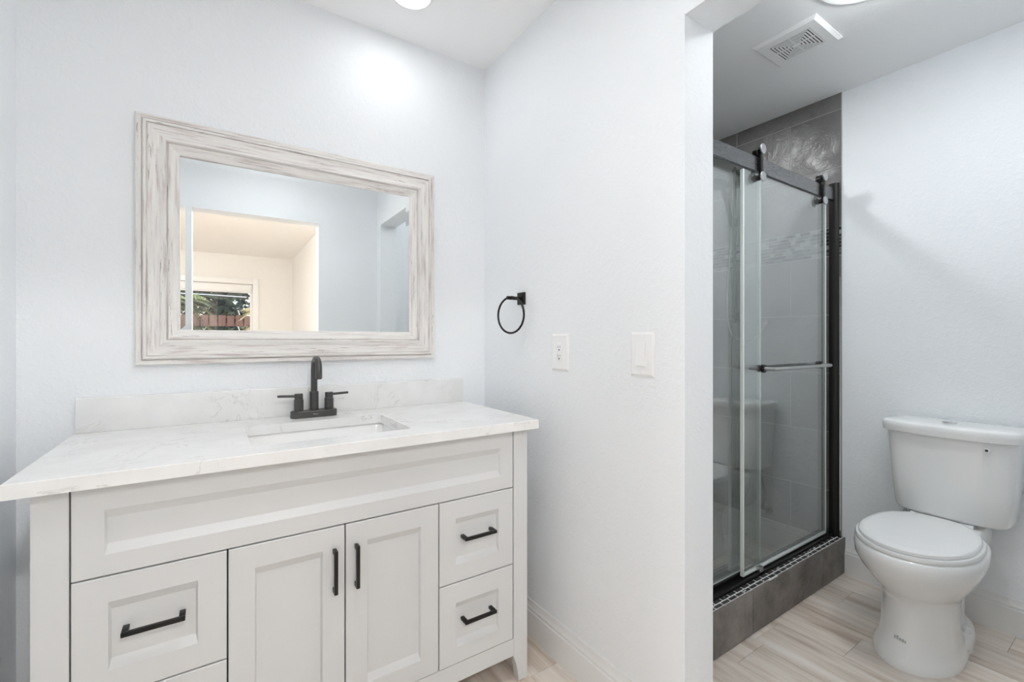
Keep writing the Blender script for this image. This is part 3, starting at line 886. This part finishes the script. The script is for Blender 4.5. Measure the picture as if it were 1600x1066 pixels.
ven = thing('exhaust_vent', 'white square exhaust fan vent cover on the alcove ceiling', 'vent', (2.06, 0.922, CEIL))
bm = B()
def vr_(i, z): return [(1.940 + i, 0.797 + i, z), (2.180 - i, 0.797 + i, z), (2.180 - i, 1.047 - i, z), (1.940 + i, 1.047 - i, z)]
loft(bm, [vr_(0.045, CEIL - 0.0005), vr_(0, CEIL - 0.0005), vr_(0, CEIL - 0.004), vr_(0.012, CEIL - 0.013), vr_(0.043, CEIL - 0.0145), vr_(0.045, CEIL - 0.011)], False, False)
obj('cover', bm, M['plastic'], ven, angle=20)
bm = B(); box(bm, 1.983, 2.137, 0.840, 1.004, CEIL - 0.0075, CEIL - 0.0006); obj('cavity', bm, M['vent_dark'], ven, smooth=False)
bm = B()
nr = 6
for k in range(nr + 1):
    i0 = 0.0445 + k * 0.0108
    i1 = i0 + 0.0062
    if k == nr:
        box(bm, 1.940 + i0, 2.180 - i0, 0.797 + i0, 1.047 - i0, CEIL - 0.0145, CEIL - 0.0125)
        break
    loft(bm, [vr_(i0, CEIL - 0.0125), vr_(i0, CEIL - 0.0145), vr_(i1, CEIL - 0.0145), vr_(i1, CEIL - 0.0125), vr_(i0, CEIL - 0.0125)], False, False)
bmesh.ops.remove_doubles(bm, verts=bm.verts[:], dist=1e-6)
box(bm, 2.058, 2.062, 0.842, 1.002, CEIL - 0.0125, CEIL - 0.0075); box(bm, 1.985, 2.135, 0.920, 0.924, CEIL - 0.0125, CEIL - 0.0075)
obj('louvre', bm, M['plastic'], ven, angle=20)

# ---------------------------------------------------------------- shower: tiled walls, curb, pan
TY0 = 0.980
def tile_wall(name, to_world, u0, u1):
    """12 x 24 inch slate tiles in running bond with a glass mosaic band; u along the wall, z up"""
    bm = B(); bg = B(); bmo = B()
    rows = [(-0.209, 0.096), (0.096, 0.398), (0.398, 0.702), (0.702, 1.006), (1.006, 1.308), (1.308, 1.611), (1.759, 2.064), (2.064, 2.357), (2.357, 2.440)]
    g = 0.0016
    th = 0.0075
    for r, (z0, z1) in enumerate(rows):
        z0 = max(z0, 0.13)
        if z1 <= z0: continue
        off = 1.223 if r in (1, 3, 5, 7) else 1.223 + 0.305
        j = off - 3 * 0.61
        while j < u1:
            a, b_ = max(j, u0), min(j + 0.61, u1)
            if b_ - a > 0.01:
                P0 = to_world(a + g, 0, z0 + g); P1 = to_world(b_ - g, th, z1 - g)
                box(bm, P0[0], P1[0], P0[1], P1[1], z0 + g, z1 - g, 0.0012, 1)
            j += 0.61
    P0 = to_world(u0, 0, 0.13); P1 = to_world(u1, th - 0.0015, CEIL)
    box(bg, P0[0], P1[0], P0[1], P1[1], 0.13, CEIL)
    z = 1.613
    q = 0
    while z < 1.755:
        hgt = 0.0178
        a = u0 - random.random() * 0.05
        while a < u1:
            w_ = 0.048 if random.random() < 0.7 else 0.024
            a0, a1 = max(a, u0), min(a + w_, u1)
            if a1 - a0 > 0.004:
                P0 = to_world(a0 + 0.0009, 0, z); P1 = to_world(a1 - 0.0009, th, z)
                box(bmo, P0[0], P1[0], P0[1], P1[1], z + 0.0009, z + hgt - 0.0009, 0.0007, 1)
            a += w_
        z += hgt + 0.0004
        q += 1
    o = struct(name, bm, M['slate'], angle=30)
    obj('grout', bg, M['grout'], o, smooth=False)
    obj('mosaic_band', bmo, M['mosaic'], o, angle=30)
tile_wall('wall_shower_right', lambda u, d_, z: (XC - d_, u, z), TY0, YA)
tile_wall('wall_shower_left', lambda u, d_, z: (XB2 + d_, u, z), TY0, YA)

cur = thing('shower_curb', 'dark tiled shower curb on the floor below the sliding glass door', 'curb', (1.93, 1.03, 0))
CB0, CB1, CBZ = 0.965, 1.085, 0.178
bm = B(); box(bm, XB2 + 0.0005, XC - 0.0005, CB0 + 0.006, CB1, 0.001, CBZ - 0.006); obj('core', bm, M['slot'], cur, smooth=False)
bm = B()
for a, b_ in ((XB2 + 0.001, 1.7995), (1.8025, 2.4105), (2.4135, XC - 0.001)):
    box(bm, a, b_, CB0, CB0 + 0.008, 0.004, CBZ, 0.0015)
obj('face_tile', bm, M['curb_tile'], cur)
bm = B(); box(bm, XB2 + 0.001, XC - 0.001, CB0 + 0.008, CB1, CBZ - 0.006, CBZ - 0.0012); obj('grout', bm, M['grout_white'], cur, smooth=False)
bm = B()
for r in range(6):
    y0 = CB0 + 0.0085 + r * 0.0186
    x = XB2 + (0.0 if r % 2 else -0.024)
    while x < XC:
        a, b_ = max(x, XB2) + 0.0026, min(x + 0.049, XC) - 0.0026
        if b_ - a > 0.004:
            box(bm, a, b_, y0 + 0.0024, y0 + 0.0166, CBZ - 0.004, CBZ, 0.0008, 1)
        x += 0.049
obj('mosaic_top', bm, M['curb_mosaic'], cur)
bm = B(); box(bm, 1.930, 2.00, 0.966, 0.974, CBZ - 0.001, CBZ + 0.0008)
for k in range(40):
    xk = XB2 + 0.1 + random.random() * 1.36
    yk = CB0 + random.random() * 0.05
    s = random.uniform(0.002, 0.007)
    box(bm, xk, xk + s * 2.4, yk, yk + s * 0.6, CBZ - 0.001, CBZ + 0.0006)
obj('caulk', bm, M['caulk'], cur)

bm = B()
def pan_r(i, z): return [(XB2 + 0.009 + i, CB1 + i, z), (XC - 0.009 - i, CB1 + i, z), (XC - 0.009 - i, YA - 0.002 - i, z), (XB2 + 0.009 + i, YA - 0.002 - i, z)]
loft(bm, [pan_r(0, 0.001), pan_r(0, 0.150), pan_r(0.016, 0.150), pan_r(0.03, 0.110), pan_r(0.20, 0.095)])
tag(obj('shower_pan', bm, M['pan'], loc=(1.93, 1.46, 0.001), angle=20), 'pale grey shower pan floor behind the glass door and curb', 'shower pan')

# ---------------------------------------------------------------- shower enclosure
enc = thing('shower_enclosure', 'dark metal shower enclosure with top rail, jamb and bottom track on the curb', 'shower enclosure', (1.93, 1.03, CBZ))
RY0, RY1, RZ0, RZ1 = 1.018, 1.032, 1.897, 1.958
bm = B()
# rail bends back slightly where it meets the jamb
rp = [(XB2 + 0.001, 1.025), (2.56, 1.025), (2.60, 1.022), (2.645, 1.013)]
for (p, q) in zip(rp, rp[1:]):
    v = []
    for (px, py) in (p, q):
        for dy in (-0.007, 0.007):
            for zz in (RZ0, RZ1):
                v.append(bm.verts.new((px, py + dy, zz)))
    a = v
    bm.faces.new((a[0], a[4], a[5], a[1])); bm.faces.new((a[2], a[3], a[7], a[6]))
    bm.faces.new((a[1], a[5], a[7], a[3])); bm.faces.new((a[0], a[2], a[6], a[4]))
bmesh.ops.remove_doubles(bm, verts=bm.verts[:], dist=1e-6)
bmesh.ops.holes_fill(bm, edges=bm.edges[:], sides=4)
obj('top_rail', bm, M['gunmetal'], enc, angle=30)
for jx, s in ((XC - 0.008, -1), (XB2 + 0.008, 1)):
    bm = B()
    x0 = jx
    prof = [(x0, 0.990), (x0 + s * 0.010, 0.986), (x0 + s * 0.016, 0.990), (x0 + s * 0.022, 1.000), (x0 + s * 0.023, 1.016), (x0 + s * 0.020, 1.028), (x0, 1.034)]
    prism(bm, prof, 'z', CBZ + 0.0005, RZ1 + 0.022)
    obj('jamb', bm, M['gunmetal'] if s > 0 else M['black'], enc, angle=40)
bm = B(); tube(bm, [(XC - 0.0085, 0.9855, CBZ + 0.03), (XC - 0.0085, 0.986, 0.55), (XC - 0.0083, 0.9855, 1.0), (XC - 0.0085, 0.986, 1.5)], [0.0022, 0.0030, 0.0018, 0.0008], 8); jc = obj('caulk_bead', bm, M['caulk'], enc); jc['label'] = 'ragged pale caulk bead'
bm = B()
box(bm, XB2 + 0.009, XC - 0.009, 1.008, 1.016, CBZ + 0.0004, CBZ + 0.014, 0.001)
box(bm, XB2 + 0.009, XC - 0.009, 1.008, 1.075, CBZ + 0.0004, CBZ + 0.004)
box(bm, XB2 + 0.009, XC - 0.009, 1.044, 1.054, CBZ + 0.0004, CBZ + 0.022, 0.001)
obj('bottom_track', bm, M['black'], enc)
bm = B(); box(bm, 1.935, 1.965, 1.008, 1.026, CBZ + 0.004, CBZ + 0.034, 0.002); g_ = obj('door_guide', bm, M['steel'], enc); g_['label'] = 'pale door guide block'
FPX = 2.020
bm = B(); box(bm, XB2 + 0.012, FPX, 1.056, 1.064, CBZ + 0.006, 1.93); fp_ = obj('fixed_panel', bm, M['glass'], enc, smooth=False)
fp_['label'] = 'fixed clear glass panel'
bm = B(); box(bm, FPX + 0.0002, FPX + 0.013, 1.0545, 1.0655, CBZ + 0.006, 1.93, 0.001); obj('edge_seal', bm, M['seal'], fp_)
bm = B(); box(bm, XB2 + 0.012, FPX, 1.0545, 1.0655, CBZ + 0.0045, CBZ + 0.018, 0.001); obj('bottom_seal', bm, M['seal'], fp_)
for xx in (1.30, 1.62, 1.96):
    bm = B(); cyl(bm, (xx, 1.032, 1.915), (xx, 1.0558, 1.915), 0.009, 16); obj('standoff', bm, M['black'], enc)

DX0, DX1 = 1.840, 2.600
GY0, GY1 = 1.026, 1.034
dr_ = thing('sliding_shower_door', 'sliding glass shower door with roller hangers and a towel bar handle', 'shower door', ((DX0 + DX1) / 2, 1.03, CBZ + 0.02))
bm = B(); box(bm, DX0, DX1, GY0, GY1, CBZ + 0.018, 1.890); gp = obj('glass_panel', bm, M['glass'], dr_, smooth=False)
bm = B(); box(bm, DX0 - 0.008, DX0 - 0.0002, GY0 - 0.003, GY1 + 0.003, CBZ + 0.018, 1.890, 0.001); obj('edge_seal', bm, M['seal'], gp)
bm = B(); box(bm, DX1 + 0.0002, DX1 + 0.006, GY0 - 0.0015, GY1 + 0.0015, CBZ + 0.018, 1.890, 0.001); obj('edge_seal', bm, M['seal'], gp)
bm = B(); box(bm, DX0, DX1, GY0 - 0.0015, GY1 + 0.0015, CBZ + 0.0165, CBZ + 0.028, 0.001); obj('bottom_seal', bm, M['seal'], gp)
for hx in (1.945, 2.535):
    bm = B(); box(bm, hx - 0.011, hx + 0.011, 1.004, 1.0145, 1.868, 1.990, 0.002)                 # hanger strap in front of the rail
    hg = obj('roller_hanger', bm, M['black'], dr_)
    for zz in (1.990, 1.872):
        bm = B(); cyl(bm, (hx, 0.997, zz), (hx, 1.0038, zz), 0.0215, 28, 0.002); cd = obj('cap', bm, M['cap'], hg); cd['label'] = 'round grey metal cap'
    bm = B(); cyl(bm, (hx, 1.0145, 1.9800), (hx, 1.037, 1.9800), 0.0215, 28, 0.002); obj('roller', bm, M['black'], hg)
    bm = B(); cyl(bm, (hx, 1.0143, 1.872), (hx, GY0, 1.872), 0.012, 20); cyl(bm, (hx, GY1, 1.872), (hx, GY1 + 0.008, 1.872), 0.016, 20, 0.001); obj('bolt', bm, M['black'], hg)
bm = B()
HX0, HX1, HZ = 1.985, 2.530, 1.055
r_ = 0.0080
yo, yi = 0.972, 1.088
pts = [(HX0, GY0, HZ), (HX0, yo + 0.010, HZ), (HX0 + 0.003, yo + 0.003, HZ), (HX0 + 0.010, yo, HZ), (HX1 - 0.010, yo, HZ), (HX1 - 0.003, yo + 0.003, HZ), (HX1, yo + 0.010, HZ), (HX1, GY0, HZ)]
tube(bm, pts, r_, 16)
hb = obj('handle_bar', bm, M['cap'], dr_); hb['label'] = 'dark grey metal towel bar handle'
bm = B()
ix0, ix1 = HX0, HX1
pts = [(ix0, GY1, HZ), (ix0, yi - 0.010, HZ), (ix0 + 0.003, yi - 0.003, HZ), (ix0 + 0.010, yi, HZ), (ix1 - 0.010, yi, HZ), (ix1 - 0.003, yi - 0.003, HZ), (ix1, yi - 0.010, HZ), (ix1, GY1, HZ)]
tube(bm, pts, r_, 16)
for hx in (HX0, HX1): cyl(bm, (hx, GY1, HZ), (hx, GY1 + 0.014, HZ), 0.0145, 24, 0.002)
ib = obj('inner_bar', bm, M['black'], dr_); pass
for hx in (HX0, HX1):
    bm = B(); cyl(bm, (hx, GY0 - 0.014, HZ), (hx, GY0 - 0.0002, HZ), 0.0175, 24, 0.002); obj('knob', bm, M['black'], hb)
ib['label'] = 'black towel bar on the inner side'

# hand shower on a slide bar
hs = thing('hand_shower', 'hand shower on a slide bar inside the glass shower, with hose', 'shower', (2.60, 1.507, 1.25))
SX, SY = 2.605, 1.507
bm = B(); cyl(bm, (SX, SY, 1.28), (SX, SY, 2.21), 0.0095, 18, 0.001)
for zz in (1.32, 2.19):
    cyl(bm, (SX - 0.012, SY, zz), (XC - 0.0078, SY, zz), 0.013, 18, 0.001); cyl(bm, (XC - 0.016, SY, zz), (XC - 0.0077, SY, zz), 0.026, 24, 0.002)
obj('slide_bar', bm, M['black'], hs)
bm = B(); cyl(bm, (SX, SY, 1.86), (SX, SY, 1.91), 0.019, 20, 0.003); cyl(bm, (SX, SY, 1.885), (SX - 0.045, SY, 1.895), 0.016, 18, 0.002); obj('bracket', bm, M['black'], hs)
bm = B()
tube(bm, [(SX - 0.038, SY, 1.845), (SX - 0.046, SY, 1.89), (SX - 0.085, SY, 1.99), (SX - 0.125, SY, 2.06), (SX - 0.155, SY, 2.085)], [0.011, 0.0125, 0.0135, 0.015, 0.018], 18)
hd = Vector((-0.35, 0, -0.94)).normalized()
c0 = Vector((SX - 0.165, SY, 2.088))
tube(bm, [c0 - hd * 0.012, c0 - hd * 0.006, c0 + hd * 0.006, c0 + hd * 0.016, c0 + hd * 0.019], [0.022, 0.040, 0.054, 0.056, 0.050], 28)
obj('hand_piece', bm, M['black'], hs)
bm = B()
hp = [Vector((SX - 0.037, SY, 1.84)), Vector((SX - 0.03, SY + 0.01, 1.70)), Vector((SX - 0.03, SY + 0.03, 1.45)), Vector((SX - 0.025, SY + 0.02, 1.25)), Vector((SX - 0.01, SY - 0.03, 1.175)), Vector((SX, SY - 0.09, 1.17)), Vector((SX + 0.02, SY - 0.14, 1.22)), Vector((XC - 0.03, SY - 0.16, 1.28))]
def smooth_path(P, n=8):
    out_ = []
    for i in range(len(P) - 1):
        p0, p1, p2, p3 = P[max(i - 1, 0)], P[i], P[i + 1], P[min(i + 2, len(P) - 1)]
        for k in range(n):
            t = k / n
            out_.append(0.5 * ((2 * p1) + (p2 - p0) * t + (2 * p0 - 5 * p1 + 4 * p2 - p3) * t * t + (3 * p1 - p0 - 3 * p2 + p3) * t ** 3))
    return out_ + [P[-1]]
tube(bm, smooth_path(hp), 0.0065, 10)
cyl(bm, (XC - 0.035, SY - 0.16, 1.28), (XC - 0.0077, SY - 0.16, 1.28), 0.016, 18, 0.002)
obj('hose', bm, M['steel'], hs)

# ---------------------------------------------------------------- toilet
TYC = 0.562
toi = thing('toilet', 'white two-piece toilet with closed lid beside the shower', 'toilet', (2.33, TYC, 0))
def egg(z, xf, xb, w, cx=None, cy=TYC, nf=1.0, nb=0.75, n=56, dx=0):
    cx = cx if cx is not None else xf + (xb - xf) * 0.46
    pts = []
    for k in range(n):
        t = 2 * PI * k / n
        c, s = math.cos(t), math.sin(t)
        if c >= 0:
            px = cx - (cx - xf) * c ** nf if c > 0 else cx
            py = cy + w * s
        else:
            px = cx + (xb - cx) * abs(c) ** nb
            py = cy + w * math.copysign(abs(s) ** nb, s)
        pts.append((px + dx, py, z))
    return pts
TB = TYC + 0.012
bm = B()
prof = [(0.000, 2.045, 2.475, 0.127), (0.018, 2.046, 2.475, 0.127), (0.030, 2.056, 2.465, 0.120), (0.060, 2.078, 2.45, 0.112), (0.110, 2.094, 2.43, 0.107), (0.170, 2.104, 2.42, 0.107),
        (0.215, 2.106, 2.43, 0.110), (0.236, 2.100, 2.44, 0.115), (0.246, 2.088, 2.45, 0.122), (0.262, 2.068, 2.475, 0.133), (0.290, 2.038, 2.50, 0.149), (0.325, 2.006, 2.515, 0.166),
        (0.360, 1.984, 2.525, 0.180), (0.390, 1.981, 2.53, 0.183), (0.408, 1.984, 2.53, 0.182), (0.416, 1.991, 2.525, 0.177), (0.418, 2.004, 2.515, 0.166)]
loft(bm, [egg(z, a, b_, w, cy=TB) for z, a, b_, w in prof])
# deck under the tank
def deck(z, x0, x1, w): return [(p[0], p[1], z) for p in rrect(x0, x1, TB - 0.008 - w, TB - 0.008 + w, 0.03, 5)]
loft(bm, [deck(0.235, 2.40, 2.56, 0.10), deck(0.27, 2.38, 2.62, 0.115), deck(0.34, 2.36, 2.645, 0.125), deck(0.420, 2.36, 2.650, 0.125), deck(0.430, 2.37, 2.645, 0.118)])
# trapway and rear foot
def foot(z, x0, x1, w): return [(p[0], p[1], z) for p in rrect(x0, x1, TB - 0.008 - w, TB - 0.008 + w, min(w * 0.95, 0.10), 8)]
loft(bm, [egg(z, 2.16, xb_, w, cx=2.40, cy=TB - 0.003, nb=1.0) for z, xb_, w in ((0.0, 2.636, 0.117), (0.030, 2.636, 0.117), (0.042, 2.632, 0.113), (0.050, 2.622, 0.103), (0.054, 2.60, 0.085))])
loft(bm, [foot(0.04, 2.28, 2.57, 0.070), foot(0.10, 2.30, 2.57, 0.068), foot(0.26, 2.32, 2.55, 0.075)])
bowl = obj('bowl', bm, M['ceramic'], toi, angle=50)
for s in (-1, 1):
    bm = B()
    loft(bm, [[(2.43 + 0.016 * f * math.cos(2 * PI * k / 20), TB - 0.008 + s * 0.088 + 0.016 * f * math.sin(2 * PI * k / 20), z) for k in range(20)] for f, z in ((1, 0.050), (1, 0.058), (0.8, 0.065), (0.4, 0.069))])
    obj('bolt_cap', bm, M['plastic'], bowl)
bm = B()
for k, (w_, h_, dz) in enumerate(((0.006, 0.009, 0), (0.005, 0.011, 0.001), (0.006, 0.007, 0.001), (0.006, 0.008, 0), (0.004, 0.006, 0))):
    # small grey printed mark on the pedestal front, following its curve
    yk = 0.602 - k * 0.0078
    for (a, b_) in ((0, w_), ):
        xk = lambda yy: 2.0855 + 0.165 * (1 - math.sqrt(max(0, 1 - ((yy - TB) / 0.1095) ** 2))) - 0.0012
        box(bm, xk(yk), xk(yk) + 0.006, yk - w_, yk, 0.083 + dz, 0.083 + dz + h_ * 1.15)
mk = obj('printed_mark', bm, M['greymark'], bowl); mk['label'] = 'small grey printed mark on the pedestal'
# seat and lid
bm = B()
loft(bm, [egg(0.4185, 1.998, 2.49, 0.172, cy=TB, nb=0.8), egg(0.4185, 1.992, 2.495, 0.177, cy=TB, nb=0.8), egg(0.426, 1.990, 2.495, 0.178, cy=TB, nb=0.8), egg(0.4335, 1.994, 2.49, 0.175, cy=TB, nb=0.8)])
st = obj('seat', bm, M['seat'], toi, angle=50)
bm = B()
loft(bm, [egg(0.4350, 2.006, 2.485, 0.163, cy=TB, nb=0.8), egg(0.4355, 2.000, 2.488, 0.167, cy=TB, nb=0.8), egg(0.446, 2.000, 2.488, 0.167, cy=TB, nb=0.8), egg(0.4515, 2.008, 2.482, 0.161, cy=TB, nb=0.8), egg(0.4535, 2.03, 2.465, 0.145, cy=TB, nb=0.8), egg(0.4545, 2.12, 2.38, 0.08, cy=TB, nb=0.8)])
obj('lid', bm, M['seat'], toi, angle=50)
for s in (-1, 1):
    bm = B()
    cyl(bm, (2.495, TB - 0.008 + s * 0.075 - 0.022, 0.437), (2.495, TB - 0.008 + s * 0.075 + 0.022, 0.437), 0.0105, 18, 0.002)
    obj('hinge', bm, M['seat'], toi)
# tank and tank lid
TT = TYC - 0.010
def tank_ring(z, hw, D, bow, xb=2.652, n=44, pw_=9):
    pts = []
    for k in range(n + 1):
        s = -1 + 2 * k / n
        s = math.copysign(1 - (1 - abs(s)) ** 1.6, s)
        yy = hw * s
        dd = (D - bow * s * s) * max(0.0, 1 - abs(s) ** pw_) ** (1 / pw_)
        pts.append((xb - max(dd, 0.0), TT + yy, z))
    pts[0] = (xb, TT - hw, z); pts[-1] = (xb, TT + hw, z)
    return pts
bm = B()
loft(bm, [tank_ring(0.446, 0.160, 0.150, 0.030), tank_ring(0.450, 0.170, 0.165, 0.034), tank_ring(0.462, 0.177, 0.174, 0.036), tank_ring(0.60, 0.190, 0.184, 0.038), tank_ring(0.785, 0.204, 0.192, 0.040)])
tk = obj('tank', bm, M['ceramic'], toi, angle=50)
bm = B()
loft(bm, [tank_ring(0.785, 0.210, 0.203, 0.042), tank_ring(0.787, 0.215, 0.208, 0.043), tank_ring(0.806, 0.218, 0.211, 0.043), tank_ring(0.822, 0.218, 0.211, 0.043), tank_ring(0.829, 0.213, 0.206, 0.043), tank_ring(0.832, 0.201, 0.194, 0.042), tank_ring(0.833, 0.16, 0.15, 0.03)])
tl_ = obj('tank_lid', bm, M['ceramic'], toi, angle=50)
bm = B(); cyl(bm, (2.558, TT, 0.8328), (2.558, TT, 0.8385), 0.024, 30, 0.002); bt = obj('flush_button', bm, M['chrome'], tl_); bt['label'] = 'round chrome flush button'
bm = B()
cyl(bm, (2.4705, 0.428, 0.756), (2.4600, 0.428, 0.756), 0.0095, 6, 0.001)
em = obj('tank_badge', bm, M['ceramic'], tk); em['label'] = 'small hexagonal badge with dark centre'
bm = B(); cyl(bm, (2.4602, 0.4283, 0.756), (2.4594, 0.4283, 0.756), 0.0055, 5); obj('badge_mark', bm, M['slot'], em)

sv = thing('supply_valve', 'chrome water supply valve with hose on the wall under the toilet tank', 'valve', (XC, 0.705, 0.20))
bm = B(); cyl(bm, (XC - 0.0005, 0.705, 0.20), (XC - 0.006, 0.705, 0.20), 0.026, 24, 0.002); cyl(bm, (XC - 0.005, 0.705, 0.20), (XC - 0.06, 0.705, 0.20), 0.009, 16, 0.001)
cyl(bm, (XC - 0.055, 0.705, 0.185), (XC - 0.055, 0.705, 0.235), 0.011, 16, 0.001); obj('valve_body', bm, M['chrome'], sv)
bm = B(); cyl(bm, (XC - 0.060, 0.705, 0.20), (XC - 0.085, 0.705, 0.20), 0.016, 8, 0.002); obj('valve_handle', bm, M['plastic'], sv)
bm = B(); tube(bm, smooth_path([Vector((XC - 0.055, 0.705, 0.235)), Vector((XC - 0.055, 0.715, 0.30)), Vector((XC - 0.075, 0.712, 0.37)), Vector((2.585, 0.7025, 0.440))]), 0.0055, 10); obj('supply_hose', bm, M['steel'], sv)
